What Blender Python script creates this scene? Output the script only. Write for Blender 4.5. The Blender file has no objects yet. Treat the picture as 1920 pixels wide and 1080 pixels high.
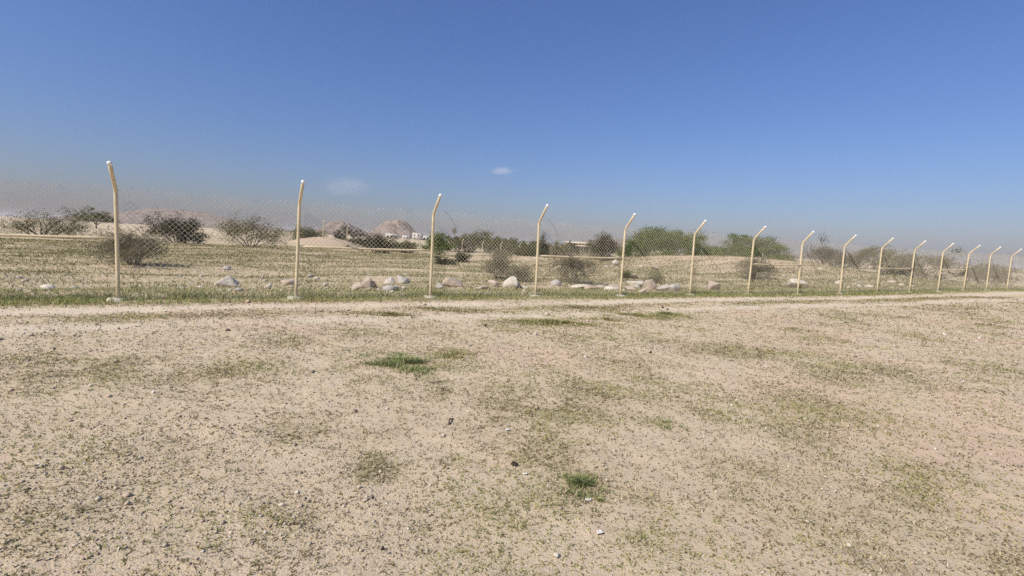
import bpy, bmesh, math
import numpy as np
from mathutils import Matrix, Vector

R = math.radians
scene = bpy.context.scene
COL = scene.collection

# ------------------------------------------------------------------ camera, sky, sun, exposure
CAM_H, PITCH, ROLL, F = 1.6, 5.4, 3.0, 900.0          # F in pixels of a 1920 x 1080 frame
cam_data = bpy.data.cameras.new('camera')
cam = bpy.data.objects.new('camera', cam_data)
COL.objects.link(cam)
cam_data.sensor_fit = 'HORIZONTAL'
cam_data.sensor_width = 36.0
cam_data.lens = 36.0 * F / 1920.0
cam_data.clip_start = 0.05
cam_data.clip_end = 20000.0
CAM_ROT = (Matrix.Rotation(R(90.0 - PITCH), 3, 'X') @ Matrix.Rotation(R(ROLL), 3, 'Z'))
cam.matrix_world = Matrix.Translation((0, 0, CAM_H)) @ CAM_ROT.to_4x4()
scene.camera = cam

SUN_AZ, SUN_EL = -132.0, 46.0                           # azimuth clockwise from the view direction (+Y)
world = bpy.data.worlds.new('World')
scene.world = world
world.use_nodes = True
wn, wl = world.node_tree.nodes, world.node_tree.links
wn.clear()
w_out = wn.new('ShaderNodeOutputWorld')
w_bg = wn.new('ShaderNodeBackground')
w_sky = wn.new('ShaderNodeTexSky')
w_sky.sky_type = 'NISHITA'
w_sky.sun_disc = False
w_sky.sun_elevation = R(SUN_EL)
w_sky.sun_rotation = R(SUN_AZ % 360)
w_sky.altitude = 0.0
w_sky.air_density = 1.5
w_sky.dust_density = 1.0
w_sky.ozone_density = 10.0
w_bg.inputs['Strength'].default_value = 0.1
w_wb = wn.new('ShaderNodeMix')                          # the camera's white balance, the same over the whole sky
w_wb.data_type = 'RGBA'
w_wb.blend_type = 'MULTIPLY'
w_wb.inputs['Factor'].default_value = 1.0
w_wb.inputs['B'].default_value = (0.93, 0.88, 1.12, 1)
wl.new(w_sky.outputs[0], w_wb.inputs['A'])
wl.new(w_wb.outputs['Result'], w_bg.inputs['Color'])
wl.new(w_bg.outputs[0], w_out.inputs['Surface'])

sun_data = bpy.data.lights.new('sun', 'SUN')
sun_data.energy = 4.9
sun_data.angle = R(0.53)
sun_data.color = (1.0, 0.945, 0.83)
sun = bpy.data.objects.new('sun', sun_data)
COL.objects.link(sun)
TO_SUN = Vector((math.sin(R(SUN_AZ)) * math.cos(R(SUN_EL)), math.cos(R(SUN_AZ)) * math.cos(R(SUN_EL)), math.sin(R(SUN_EL))))
sun.rotation_euler = TO_SUN.to_track_quat('Z', 'Y').to_euler()
sun.location = (-30, -15, 40)

vs = scene.view_settings
vs.view_transform = 'Standard'
vs.look = 'None'
vs.gamma = 1.0
vs.use_curve_mapping = False
vs.exposure = 0.0
scene.cycles.max_bounces = 6
scene.cycles.transparent_max_bounces = 8
scene.cycles.volume_bounces = 3
scene.cycles.use_denoising = False                       # keeps the mesh, the grass and the grit crisp

# ------------------------------------------------------------------ helpers
RNG = np.random.default_rng(7)
MROT = np.array(CAM_ROT)


def pix_dir(px, py):
    return MROT @ np.array([(px - 960) / F, -(py - 540) / F, -1.0])


def at(px, py, Y):
    """the point of the place seen at that pixel, Y metres ahead"""
    d = pix_dir(px, py)
    return np.array([0, 0, CAM_H]) + d * (Y / d[1])


def lattice(ix, iy, seed):
    n = (ix.astype(np.int64) * 374761393 + iy.astype(np.int64) * 668265263 + seed * 1442695041) & 0x7fffffff
    n = ((n ^ (n >> 13)) * 1274126177) & 0x7fffffff
    n = n ^ (n >> 16)
    return (n & 0xffff) / 65535.0


def vnoise(x, y, seed=0):
    x = np.asarray(x, float); y = np.asarray(y, float)
    ix, iy = np.floor(x), np.floor(y)
    fx, fy = x - ix, y - iy
    fx = fx * fx * (3 - 2 * fx); fy = fy * fy * (3 - 2 * fy)
    a = lattice(ix, iy, seed); b = lattice(ix + 1, iy, seed)
    c = lattice(ix, iy + 1, seed); d = lattice(ix + 1, iy + 1, seed)
    return (a + (b - a) * fx) * (1 - fy) + (c + (d - c) * fx) * fy


def fbm(x, y, seed=0, oct=4):
    s, a, t = 0.0, 1.0, 0.0
    for o in range(oct):
        s = s + a * vnoise(np.asarray(x) * 2 ** o + 17.3 * o, np.asarray(y) * 2 ** o - 9.1 * o, seed + o)
        t += a; a *= 0.5
    return s / t


def sstep(a, b, x):
    t = np.clip((np.asarray(x, float) - a) / (b - a), 0, 1)
    return t * t * (3 - 2 * t)


# the fence line: post 1 of the photograph and the direction in which it recedes
FP = np.array([-2.20, 12.92]); FA = R(28.5)
FD = np.array([math.cos(FA), math.sin(FA)]); FN = np.array([-FD[1], FD[0]]); FS = 3.33


def beyond(x, y):
    return (np.asarray(x) - FP[0]) * FN[0] + (np.asarray(y) - FP[1]) * FN[1]


def along(x, y):
    return (np.asarray(x) - FP[0]) * FD[0] + (np.asarray(y) - FP[1]) * FD[1]


def height(x, y):
    x = np.asarray(x, float); y = np.asarray(y, float)
    s, t = beyond(x, y), along(x, y)
    near = 1 - sstep(6, 30, np.hypot(x, y))
    h = 0.05 * (fbm(x / 3.0, y / 3.0, 3) - 0.5)
    h = h + near * (0.03 * (fbm(x / 0.35, y / 0.35, 5) - 0.5) + 0.014 * (vnoise(x / 0.09, y / 0.09, 8) - 0.5))
    inn = sstep(1.0, 4.0, s)
    h = h + inn * (0.30 * (fbm(t / 5.5, s / 1.25, 11, 3) - 0.5) + 0.5 * (fbm(x / 13, y / 13, 21, 3) - 0.5))
    h = h - 0.10 * inn
    h = h + 1.55 * np.exp(-((x - 20) / 9.0) ** 2 / 2 - ((y - 42) / 6.5) ** 2 / 2)
    h = h + 1.5 * np.exp(-((x + 24) / 3.2) ** 2 / 2 - ((y - 60) / 6.0) ** 2 / 2)
    h = h + 0.35 * np.exp(-((x - 0.6) / 2.6) ** 2 / 2 - ((y - 40) / 2.5) ** 2 / 2)
    h = h + 0.30 * np.exp(-((x + 3.2) / 2.2) ** 2 / 2 - ((y - 38) / 2.2) ** 2 / 2)
    h = h - 0.45 * sstep(42, 66, y) * (1 - 0.5 * sstep(10, 24, x))
    return h


def hz(x, y):
    return float(height(np.array([x]), np.array([y]))[0])


def gnd(px, py):
    """where the ground is seen at that pixel"""
    d = pix_dir(px, py); z = 0.0
    for _ in range(12):
        k = (z - CAM_H) / d[2]
        p = d * k
        z = 0.5 * z + 0.5 * hz(p[0], p[1])
    return np.array([p[0], p[1], hz(p[0], p[1])])


def link(name, me, mats=None, parent=None):
    o = bpy.data.objects.new(name, me)
    COL.objects.link(o)
    if parent is not None:
        o.parent = parent
    if mats is not None:
        for m in (mats if isinstance(mats, (list, tuple)) else [mats]):
            me.materials.append(m)
    return o


def np_mesh(name, V, T, col=None, smooth=False, extra=None):
    """fast mesh from arrays: V (n,3), T (m,3 or m,4); col = per-vertex colour"""
    V = np.ascontiguousarray(V, np.float32); T = np.ascontiguousarray(T, np.int32)
    me = bpy.data.meshes.new(name)
    k = T.shape[1]
    me.vertices.add(len(V)); me.vertices.foreach_set('co', V.ravel())
    me.loops.add(T.size); me.loops.foreach_set('vertex_index', T.ravel())
    me.polygons.add(len(T))
    me.polygons.foreach_set('loop_start', np.arange(0, T.size, k, dtype=np.int32))
    if smooth:
        me.polygons.foreach_set('use_smooth', np.ones(len(T), bool))
    me.update(calc_edges=True)
    if col is not None:
        a = me.attributes.new('col', 'FLOAT_COLOR', 'POINT')
        c = np.ones((len(V), 4), np.float32); c[:, :3] = col
        a.data.foreach_set('color', c.ravel())
    for key, val in (extra or {}).items():
        a = me.attributes.new(key, 'FLOAT', 'POINT')
        a.data.foreach_set('value', np.ascontiguousarray(val, np.float32))
    return me


class Buf:
    def __init__(self):
        self.V, self.T, self.C, self.n = [], [], [], 0

    def add(self, V, T, c=None):
        V = np.asarray(V, float); T = np.asarray(T, int)
        self.V.append(V); self.T.append(T + self.n); self.n += len(V)
        if c is not None:
            c = np.asarray(c, float)
            self.C.append(np.broadcast_to(c, (len(V), 3)))

    def mesh(self, name, smooth=False):
        return np_mesh(name, np.concatenate(self.V), np.concatenate(self.T),
                       np.concatenate(self.C) if self.C else None, smooth)


def tube(P, rad, sides=6, caps=True):
    P = np.asarray(P, float); n = len(P)
    rad = np.broadcast_to(np.asarray(rad, float), (n,))
    tan = np.gradient(P, axis=0)
    tan /= np.linalg.norm(tan, axis=1)[:, None] + 1e-9
    ref = np.array([0.31, 0.87, 0.12]) if abs(tan[0][2]) > 0.7 else np.array([0.05, 0.1, 1.0])
    u = np.cross(tan, ref); u /= np.linalg.norm(u, axis=1)[:, None] + 1e-9
    w = np.cross(tan, u)
    a = np.arange(sides) * 2 * math.pi / sides
    V = P[:, None] + rad[:, None, None] * (u[:, None] * np.cos(a)[None, :, None] + w[:, None] * np.sin(a)[None, :, None])
    V = V.reshape(-1, 3)
    i = np.arange(n - 1)[:, None] * sides; j = np.arange(sides)[None]; j2 = (j + 1) % sides
    q = np.stack([i + j, i + j2, i + sides + j2, i + sides + j], -1).reshape(-1, 4)
    T = np.concatenate([q[:, [0, 2, 1]], q[:, [0, 3, 2]]])
    if caps:
        V = np.concatenate([V, P[:1], P[-1:]])
        c0, c1 = n * sides, n * sides + 1
        jj = np.arange(sides); k = (jj + 1) % sides; b = (n - 1) * sides
        T = np.concatenate([T, np.stack([np.full(sides, c0), jj, k], 1), np.stack([np.full(sides, c1), b + k, b + jj], 1)])
    return V, T


def box(x0, x1, y0, y1, z0, z1):
    V = np.array([[x, y, z] for z in (z0, z1) for y in (y0, y1) for x in (x0, x1)], float)
    Q = [[0, 2, 3, 1], [4, 5, 7, 6], [0, 1, 5, 4], [2, 6, 7, 3], [0, 4, 6, 2], [1, 3, 7, 5]]
    T = []
    for a, b, c, d in Q:
        T += [[a, b, c], [a, c, d]]
    return V, np.array(T)


def empty(name, loc, rz=0.0):
    o = bpy.data.objects.new(name, None)
    COL.objects.link(o)
    o.empty_display_size = 0.2
    o.location = loc
    o.rotation_euler = (0, 0, rz)
    return o


def tag(o, label=None, cat=None, group=None, kind=None):
    if label: o['label'] = label
    if cat: o['category'] = cat
    if group: o['group'] = group
    if kind: o['kind'] = kind
    return o


# ------------------------------------------------------------------ materials
def mat(name, base=(0.5, 0.5, 0.5), rough=0.85, noise=None, bump=None, attr=False, spec=0.2, trans=0.0):
    """procedural material: base colour mixed with noise colours; noise = [(scale, colour, amount, lo, hi), ...]; bump = (scale, strength, dist)"""
    m = bpy.data.materials.new(name)
    m.use_nodes = True
    nt = m.node_tree; N, L = nt.nodes, nt.links
    b = N['Principled BSDF']
    b.inputs['Roughness'].default_value = rough
    b.inputs['Specular IOR Level'].default_value = spec
    tc0 = N.new('ShaderNodeTexCoord'); oi = N.new('ShaderNodeObjectInfo')       # every object gets its own stretch of the pattern
    sh_ = N.new('ShaderNodeVectorMath'); sh_.operation = 'MULTIPLY_ADD'; sh_.inputs[1].default_value = (37.0, 53.0, 71.0)
    L.new(oi.outputs['Random'], sh_.inputs[0]); L.new(tc0.outputs['Object'], sh_.inputs[2])
    vec = sh_.outputs['Vector']
    if attr:
        a = N.new('ShaderNodeAttribute'); a.attribute_name = 'col'
        cur = a.outputs['Color']
    else:
        c = N.new('ShaderNodeRGB'); c.outputs[0].default_value = (*base, 1)
        cur = c.outputs[0]
    for sc_, colr, amt, lo, hi in (noise or []):
        n = N.new('ShaderNodeTexNoise'); n.inputs['Scale'].default_value = sc_
        n.inputs['Detail'].default_value = 6; n.inputs['Roughness'].default_value = 0.62
        L.new(vec, n.inputs['Vector'])
        mr = N.new('ShaderNodeMapRange'); mr.inputs[1].default_value = lo; mr.inputs[2].default_value = hi
        mr.inputs[3].default_value = 0; mr.inputs[4].default_value = amt
        L.new(n.outputs['Fac'], mr.inputs[0])
        mx = N.new('ShaderNodeMix'); mx.data_type = 'RGBA'
        L.new(mr.outputs[0], mx.inputs['Factor']); L.new(cur, mx.inputs['A'])
        mx.inputs['B'].default_value = (*colr, 1)
        cur = mx.outputs['Result']
    L.new(cur, b.inputs['Base Color'])
    if bump:
        n = N.new('ShaderNodeTexNoise'); n.inputs['Scale'].default_value = bump[0]; n.inputs['Detail'].default_value = 8
        L.new(vec, n.inputs['Vector'])
        bp = N.new('ShaderNodeBump'); bp.inputs['Strength'].default_value = bump[1]; bp.inputs['Distance'].default_value = bump[2]
        L.new(n.outputs['Fac'], bp.inputs['Height']); L.new(bp.outputs[0], b.inputs['Normal'])
    if trans > 0:
        out = N['Material Output']
        t = N.new('ShaderNodeBsdfTranslucent'); L.new(cur, t.inputs['Color'])
        ms = N.new('ShaderNodeMixShader'); ms.inputs[0].default_value = trans
        L.new(b.outputs[0], ms.inputs[1]); L.new(t.outputs[0], ms.inputs[2]); L.new(ms.outputs[0], out.inputs['Surface'])
    return m


def ground_material():
    m = bpy.data.materials.new('sandy_ground')
    m.use_nodes = True
    nt = m.node_tree; N, L = nt.nodes, nt.links
    b = N['Principled BSDF']; b.inputs['Roughness'].default_value = 0.95; b.inputs['Specular IOR Level'].default_value = 0.1
    tc = N.new('ShaderNodeTexCoord'); P = tc.outputs['Object']

    def noise(scale, detail=6, rough=0.6, vec=None):
        n = N.new('ShaderNodeTexNoise'); n.inputs['Scale'].default_value = scale
        n.inputs['Detail'].default_value = detail; n.inputs['Roughness'].default_value = rough
        L.new(vec or P, n.inputs['Vector']); return n.outputs['Fac']

    def rng(v, lo, hi, a=0.0, c=1.0):
        r = N.new('ShaderNodeMapRange'); r.inputs[1].default_value = lo; r.inputs[2].default_value = hi
        r.inputs[3].default_value = a; r.inputs[4].default_value = c; L.new(v, r.inputs[0]); return r.outputs[0]

    def mix(f, A, B, mode='MIX'):
        x = N.new('ShaderNodeMix'); x.data_type = 'RGBA'; x.blend_type = mode
        if isinstance(f, float): x.inputs['Factor'].default_value = f
        else: L.new(f, x.inputs['Factor'])
        for key, v in (('A', A), ('B', B)):
            if isinstance(v, tuple): x.inputs[key].default_value = (*v, 1)
            else: L.new(v, x.inputs[key])
        return x.outputs['Result']

    def attr(nm):
        a = N.new('ShaderNodeAttribute'); a.attribute_name = nm; return a.outputs['Fac']

    def mul(a, c):
        x = N.new('ShaderNodeMath'); x.operation = 'MULTIPLY'; L.new(a, x.inputs[0])
        if isinstance(c, float): x.inputs[1].default_value = c
        else: L.new(c, x.inputs[1])
        return x.outputs[0]

    sand = mix(rng(noise(0.55), 0.35, 0.68), SAND_A, SAND_B)
    sand = mix(rng(noise(2.3), 0.42, 0.72, 0, 0.55), sand, SAND_GREY)
    sand = mix(attr('pink'), sand, SAND_PINK)
    sand = mix(mul(attr('track'), rng(noise(3.1), 0.3, 0.6, 0.45, 1.0)), sand, SAND_TRACK)          # dust pressed pale by wheels
    # straw litter and low growth where plants are dense
    litter = mix(rng(noise(9.0), 0.35, 0.65), LITTER_A, LITTER_B)
    g = mul(attr('grass'), rng(noise(14.0, 8, 0.7), 0.28, 0.56))
    c = mix(g, sand, litter)
    # grains and small stones
    vo = N.new('ShaderNodeTexVoronoi'); vo.inputs['Scale'].default_value = 95; L.new(P, vo.inputs['Vector'])
    bw = N.new('ShaderNodeRGBToBW'); L.new(vo.outputs['Color'], bw.inputs[0])
    c = mix(rng(bw.outputs[0], 0.3, 0.75, 0, 0.5), c, mix(0.5, c, (0.62, 0.55, 0.45)))
    c = mix(rng(noise(60, 4, 0.7), 0.57, 0.65, 0, 0.5), c, (0.24, 0.18, 0.115))
    L.new(c, b.inputs['Base Color'])
    bp = N.new('ShaderNodeBump'); bp.inputs['Strength'].default_value = 0.75; bp.inputs['Distance'].default_value = 0.022
    L.new(noise(42, 9, 0.68), bp.inputs['Height'])
    b2 = N.new('ShaderNodeBump'); b2.inputs['Strength'].default_value = 0.5; b2.inputs['Distance'].default_value = 0.006
    L.new(vo.outputs['Distance'], b2.inputs['Height']); L.new(bp.outputs[0], b2.inputs['Normal'])
    L.new(b2.outputs[0], b.inputs['Normal'])
    return m


SAND_A, SAND_B, SAND_GREY, SAND_PINK = (0.585, 0.455, 0.29), (0.66, 0.52, 0.345), (0.545, 0.435, 0.30), (0.63, 0.445, 0.30)
SAND_TRACK = (0.68, 0.565, 0.40)
LITTER_A, LITTER_B = (0.40, 0.33, 0.16), (0.265, 0.225, 0.095)

M_ground = ground_material()
M_hill = mat('hill_rock', (0.25, 0.19, 0.15), 0.95, [(0.05, (0.33, 0.26, 0.21), 0.9, 0.42, 0.65), (0.18, (0.13, 0.115, 0.085), 0.8, 0.50, 0.62)], (0.4, 0.8, 2.0))
M_post = mat('cream_paint', (0.66, 0.54, 0.33), 0.5, [(7.0, (0.70, 0.60, 0.42), 0.8, 0.4, 0.7), (2.2, (0.46, 0.37, 0.23), 0.7, 0.50, 0.68), (23.0, (0.32, 0.19, 0.09), 0.75, 0.58, 0.68)], None, spec=0.35)
M_cap = mat('white_cap', (0.82, 0.81, 0.78), 0.6, [(30.0, (0.6, 0.57, 0.5), 0.5, 0.5, 0.7)])
M_wire = mat('galvanised_wire', (0.64, 0.57, 0.45), 0.5, [(3.0, (0.52, 0.45, 0.34), 0.8, 0.4, 0.65)], None, spec=0.35)
M_tie = mat('rusty_tie_wire', (0.09, 0.06, 0.045), 0.8, [(40.0, (0.20, 0.11, 0.06), 0.7, 0.45, 0.65)])
M_conc = mat('concrete', (0.52, 0.47, 0.38), 0.9, [(9.0, (0.40, 0.35, 0.27), 0.8, 0.4, 0.7)], (35.0, 0.6, 0.02))
M_rock_pink = mat('pinkish_rock', (0.50, 0.395, 0.31), 0.9, [(5.0, (0.37, 0.29, 0.22), 0.8, 0.4, 0.7), (26.0, (0.33, 0.27, 0.21), 0.5, 0.56, 0.72)], (18.0, 0.7, 0.03))
M_rock_pale = mat('pale_rock', (0.63, 0.56, 0.46), 0.9, [(4.0, (0.46, 0.39, 0.30), 0.8, 0.42, 0.7), (22.0, (0.42, 0.37, 0.29), 0.5, 0.58, 0.72)], (18.0, 0.7, 0.03))
M_rock_grey = mat('grey_rock', (0.46, 0.42, 0.36), 0.9, [(5.0, (0.35, 0.31, 0.26), 0.8, 0.42, 0.7), (26.0, (0.55, 0.53, 0.49), 0.5, 0.56, 0.72)], (18.0, 0.7, 0.03))
M_rock_dark = mat('dark_stone', (0.045, 0.032, 0.022), 0.8, [(12.0, (0.10, 0.07, 0.045), 0.7, 0.45, 0.7)], (30.0, 0.6, 0.02))
M_rock_shade = mat('shade_brown_rock', (0.13, 0.085, 0.06), 0.9, [(7.0, (0.22, 0.16, 0.12), 0.8, 0.45, 0.7)], (18.0, 0.7, 0.03))  # dark tone paints the shaded right side of the tilted slab
M_leaf = mat('leaves', attr=True, rough=0.75, spec=0.1, trans=0.25)
M_grass = mat('grass_blades', attr=True, rough=0.85, spec=0.08, trans=0.2)
M_wood = mat('twig_bark', (0.22, 0.165, 0.12), 0.95, [(14.0, (0.33, 0.27, 0.21), 0.9, 0.4, 0.7)])
M_dry = mat('dry_twig', (0.29, 0.24, 0.16), 0.95, [(9.0, (0.42, 0.36, 0.25), 0.9, 0.4, 0.7)])
M_trunk = mat('bark', (0.17, 0.125, 0.09), 0.95, [(6.0, (0.27, 0.21, 0.16), 0.9, 0.4, 0.7)], (12.0, 0.8, 0.03))
M_pebble = mat('pebbles', attr=True, rough=0.9, spec=0.15)
M_white = mat('white_render', (0.55, 0.51, 0.46), 0.85, [(0.8, (0.66, 0.62, 0.55), 0.6, 0.45, 0.7)])
M_cream = mat('cream_render', (0.68, 0.60, 0.46), 0.85, [(0.9, (0.56, 0.48, 0.35), 0.7, 0.42, 0.7)])
M_glass = mat('dark_glass', (0.03, 0.035, 0.04), 0.15, [(0.7, (0.06, 0.06, 0.06), 0.5, 0.4, 0.6)], spec=0.5)
M_door = mat('brown_door', (0.20, 0.12, 0.07), 0.6, [(3.0, (0.28, 0.18, 0.11), 0.7, 0.4, 0.7)])
M_litter = mat('white_litter', (0.70, 0.66, 0.58), 0.7, [(40.0, (0.55, 0.49, 0.40), 0.8, 0.42, 0.62)])
M_stick = mat('dark_stick', (0.10, 0.07, 0.05), 0.9, [(20.0, (0.19, 0.14, 0.10), 0.8, 0.4, 0.7)])

# ------------------------------------------------------------------ where plants grow: patches on the ground
PATCH = []                                                # (x, y, rx, ry, amount)


def patch(px, py, rx, ry, amt):
    a = gnd(px, py); b = gnd(px + rx, py); c = gnd(px, py + ry)
    PATCH.append((a[0], a[1], math.hypot(b[0] - a[0], b[1] - a[1]), max(0.12, abs(a[1] - c[1])), amt))


for p in [(720, 590, 70, 5, .8), (860, 582, 90, 6, .9), (1090, 578, 75, 6, .9), (1200, 573, 60, 4, .7), (1030, 607, 95, 9, 1.0),
          (1210, 592, 70, 8, 1.0), (1130, 600, 50, 6, .8), (1240, 635, 40, 12, .6), (1130, 658, 45, 9, .5), (930, 610, 40, 6, .5),
          (760, 680, 90, 20, .9), (850, 665, 45, 14, .8), (825, 735, 35, 14, .5), (1010, 765, 130, 35, .8), (1100, 730, 70, 30, .7),
          (920, 790, 60, 22, .7), (1215, 715, 60, 22, .5), (1230, 745, 60, 18, .5), (1240, 795, 35, 12, .9), (700, 870, 60, 35, .7), (700, 820, 60, 25, .5),
          (870, 865, 50, 16, .6), (800, 980, 70, 40, .6), (850, 930, 80, 40, .55), (1000, 830, 110, 28, .5), (1030, 930, 110, 50, .4),
          (1090, 905, 50, 28, .7), (1200, 935, 50, 20, .5), (900, 1050, 120, 40, .45), (700, 1000, 50, 30, .35), (1000, 1040, 80, 40, .35),
          (1220, 1010, 60, 30, .4), (560, 640, 90, 20, .7), (420, 700, 120, 40, .6), (300, 860, 160, 60, .6), (560, 800, 80, 40, .5),
          (1400, 660, 110, 18, .8), (1500, 760, 140, 40, .6), (1420, 900, 120, 50, .6), (1650, 700, 140, 25, .7), (1700, 900, 160, 70, .5),
          (150, 700, 140, 40, .6), (100, 950, 180, 80, .5), (560, 960, 90, 50, .5), (1380, 1040, 120, 40, .4)]:
    patch(*p)


def tracks(x, y):
    """two wheel tracks that follow the fence"""
    s, t = beyond(x, y), along(x, y)
    wob = 0.18 * np.sin(t * 0.45) + 0.25 * (fbm(t / 2.0, s * 0, 65, 3) - 0.5)
    a = np.exp(-((s + 1.35 + wob) / 0.42) ** 2)
    b = 0.8 * np.exp(-((s + 3.15 + wob) / 0.45) ** 2)
    return np.maximum(a, b) * (0.6 + 0.6 * sstep(0.3, 0.6, fbm(x / 1.4, y / 1.4, 67)))


def plants(x, y):
    """0 to 1: how densely low plants stand there"""
    x = np.asarray(x, float); y = np.asarray(y, float)
    s, t = beyond(x, y), along(x, y)
    g = 0.10 + 0.55 * sstep(0.52, 0.70, fbm(x / 1.3, y / 1.3, 41)) * 0.6
    for (cx, cy, rx, ry, a) in PATCH:
        d = ((x - cx) / rx) ** 2 + ((y - cy) / ry) ** 2
        g = np.maximum(g, a * np.exp(-d * 0.9))
    g = g * (0.45 + 0.9 * sstep(0.35, 0.6, fbm(x / 0.4, y / 0.4, 47)))
    verge = 0.55 * np.exp(-((s + 2.2) / 0.4) ** 2) * sstep(0.35, 0.6, fbm(t / 2.6, s / 0.6, 69, 3)) * 1.5
    g = np.maximum(g, verge)
    g = g * (1 - np.clip(tracks(x, y), 0, 0.95))
    strip = np.exp(-((s + 0.12 + 0.2 * (fbm(t / 1.5, s * 0, 61) - 0.5)) / 0.55) ** 2)
    g = np.maximum(g, strip * (0.75 + 0.35 * fbm(t / 1.1, s / 1.1, 63)))
    inn = sstep(0.6, 2.0, s)
    bands = sstep(0.42, 0.62, fbm(t / 6.5, s / 1.0, 71, 3))
    g2 = 0.55 + 0.45 * bands * (0.4 + 0.6 * fbm(x / 0.8, y / 0.8, 73))
    pinkb = pinkness(x, y)
    g = g * (1 - inn) + np.maximum(g * (1 - inn * 0.5), g2) * inn
    return np.clip(g * (1 - 0.75 * pinkb * inn), 0, 1)


def pinkness(x, y):
    x = np.asarray(x, float); y = np.asarray(y, float)
    p = 0.65 * sstep(0.56, 0.72, fbm(x / 1.7 + 5, y / 1.7, 51))
    for (cx, cy, rx, ry, a) in [(20, 41, 10, 7, 1), (-24, 58, 4.5, 7, 1), (0.6, 39, 3.2, 2.6, 1), (-3.4, 37, 2.4, 2.4, .9)]:
        p = np.maximum(p, a * np.exp(-(((x - cx) / rx) ** 2 + ((y - cy) / ry) ** 2)))
    return np.clip(p, 0, 1)


# ------------------------------------------------------------------ the ground: one sheet to the horizon
def axis(lo, hi, step, k, n_mid):
    """fine steps around lo..hi, growing outwards to several kilometres"""
    mid = np.linspace(lo, hi, n_mid)
    out = [hi]; st = (hi - lo) / n_mid
    while out[-1] < 5200:
        st *= k; out.append(out[-1] + st)
    neg = [lo]; st = (hi - lo) / n_mid
    while neg[-1] > -5200:
        st *= k; neg.append(neg[-1] - st)
    return np.concatenate([neg[:0:-1], mid, out[1:]])


gx = axis(-6.0, 6.0, 0, 1.035, 260)
gy = axis(1.4, 20.0, 0, 1.03, 380)
gy = gy[gy > -400]
X, Y = np.meshgrid(gx, gy)
Z = height(X, Y)
nX, nY = len(gx), len(gy)
ii = (np.arange(nY - 1)[:, None] * nX + np.arange(nX - 1)[None]).ravel()
Q = np.stack([ii, ii + 1, ii + nX + 1, ii + nX], 1)
fade = 1 - 0.6 * sstep(60, 200, np.hypot(X, Y))
g_me = np_mesh('ground', np.stack([X, Y, Z], -1).reshape(-1, 3), Q, None, True,
               {'grass': (plants(X, Y) * fade).ravel(), 'pink': pinkness(X, Y).ravel(), 'track': np.clip(tracks(X, Y), 0, 1).ravel()})
ground = tag(link('ground', g_me, M_ground), 'pale sandy ground with sparse dry growth', kind='structure')


# ------------------------------------------------------------------ hills on the skyline
def hill(name, label, px, Y, w, depth, h, seed, skew=0.0):
    c = at(px, 450, Y)
    n = 70
    u = np.linspace(-1, 1, n); U, V = np.meshgrid(u, np.linspace(-1, 1, n))
    r = np.hypot(U, V)
    prof = np.clip(1 - r, 0, 1)
    prof = sstep(0, 1, prof) ** 0.8
    prof = prof * (0.60 + 0.8 * fbm(U * 4.0 + skew + seed, V * 4.0, seed, 6)) + 0.05 * (fbm(U * 14, V * 14, seed + 3) - 0.5) * (prof > 0.02)
    Zz = prof * h - 1.0
    P = np.stack([c[0] + U * w / 2, c[1] + V * depth / 2, Zz], -1).reshape(-1, 3)
    i = (np.arange(n - 1)[:, None] * n + np.arange(n - 1)[None]).ravel()
    me = np_mesh(name, P, np.stack([i, i + 1, i + n + 1, i + n], 1), None, True)
    return tag(link(name, me, M_hill), label, kind='structure')


hill('hill', 'rounded brown rocky hill on the skyline behind the white houses', 742, 720, 112, 130, 25, 5)
hill('hill', 'dark low hill at the left beyond the dark trees', 640, 640, 90, 120, 17, 9)
hill('hill', 'faint low rise joining the two hills on the left', 700, 900, 260, 150, 10, 15)
hill('hill', 'faint low hazy ridge on the skyline left of the large green tree', 1165, 1100, 330, 200, 25, 21)
hill('hill', 'broad brown ridge on the skyline at the far left', 330, 900, 520, 260, 26, 27)
hill('hill', 'long hazy ridge on the skyline at the far right', 1640, 1300, 700, 300, 27, 33)


# ------------------------------------------------------------------ chain-link fence
def wire_mesh(length, H, cell, rad, seed, sag=0.0):
    """woven zigzag wires, each bent in and out so that neighbours hook into each other"""
    rg = np.random.default_rng(seed)
    n = int(round(length / (cell * 0.5))); w = length / n
    m = int(round(H / (cell * 0.5)))
    b = Buf()
    z = np.linspace(0, H, m + 1)
    for i in range(n):
        odd = (np.arange(m + 1) + i) % 2
        xx = i * w + np.where(odd == 1, w, 0.0) + 0.0
        yy = np.where(odd == 1, 0.004, -0.004) + 0.0
        P = np.stack([xx, yy, z], 1)
        tt = P[:, 0] / length
        bow = 0.045 * np.sin(math.pi * tt) * (fbm(P[:, 0] * 0.9 + seed, P[:, 2] * 1.1, seed) - 0.35) * 2
        P[:, 1] += bow
        P[:, 2] += (P[:, 2] / H) * (-sag * np.sin(math.pi * tt) + 0.03 * (vnoise(P[:, 0] * 2.2, P[:, 0] * 0 + seed, seed) - 0.5))
        P[:, 0] += 0.012 * (fbm(P[:, 0] * 1.7, P[:, 2] * 1.7, seed + 4) - 0.5)
        tip = P[-1] + np.array([0.012 * rg.normal(), 0.01 * rg.normal(), 0.018 + 0.02 * rg.random()])
        P = np.concatenate([P, tip[None]])
        b.add(*tube(P, rad, 3, False))
    return b.mesh('wire_mesh')


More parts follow.
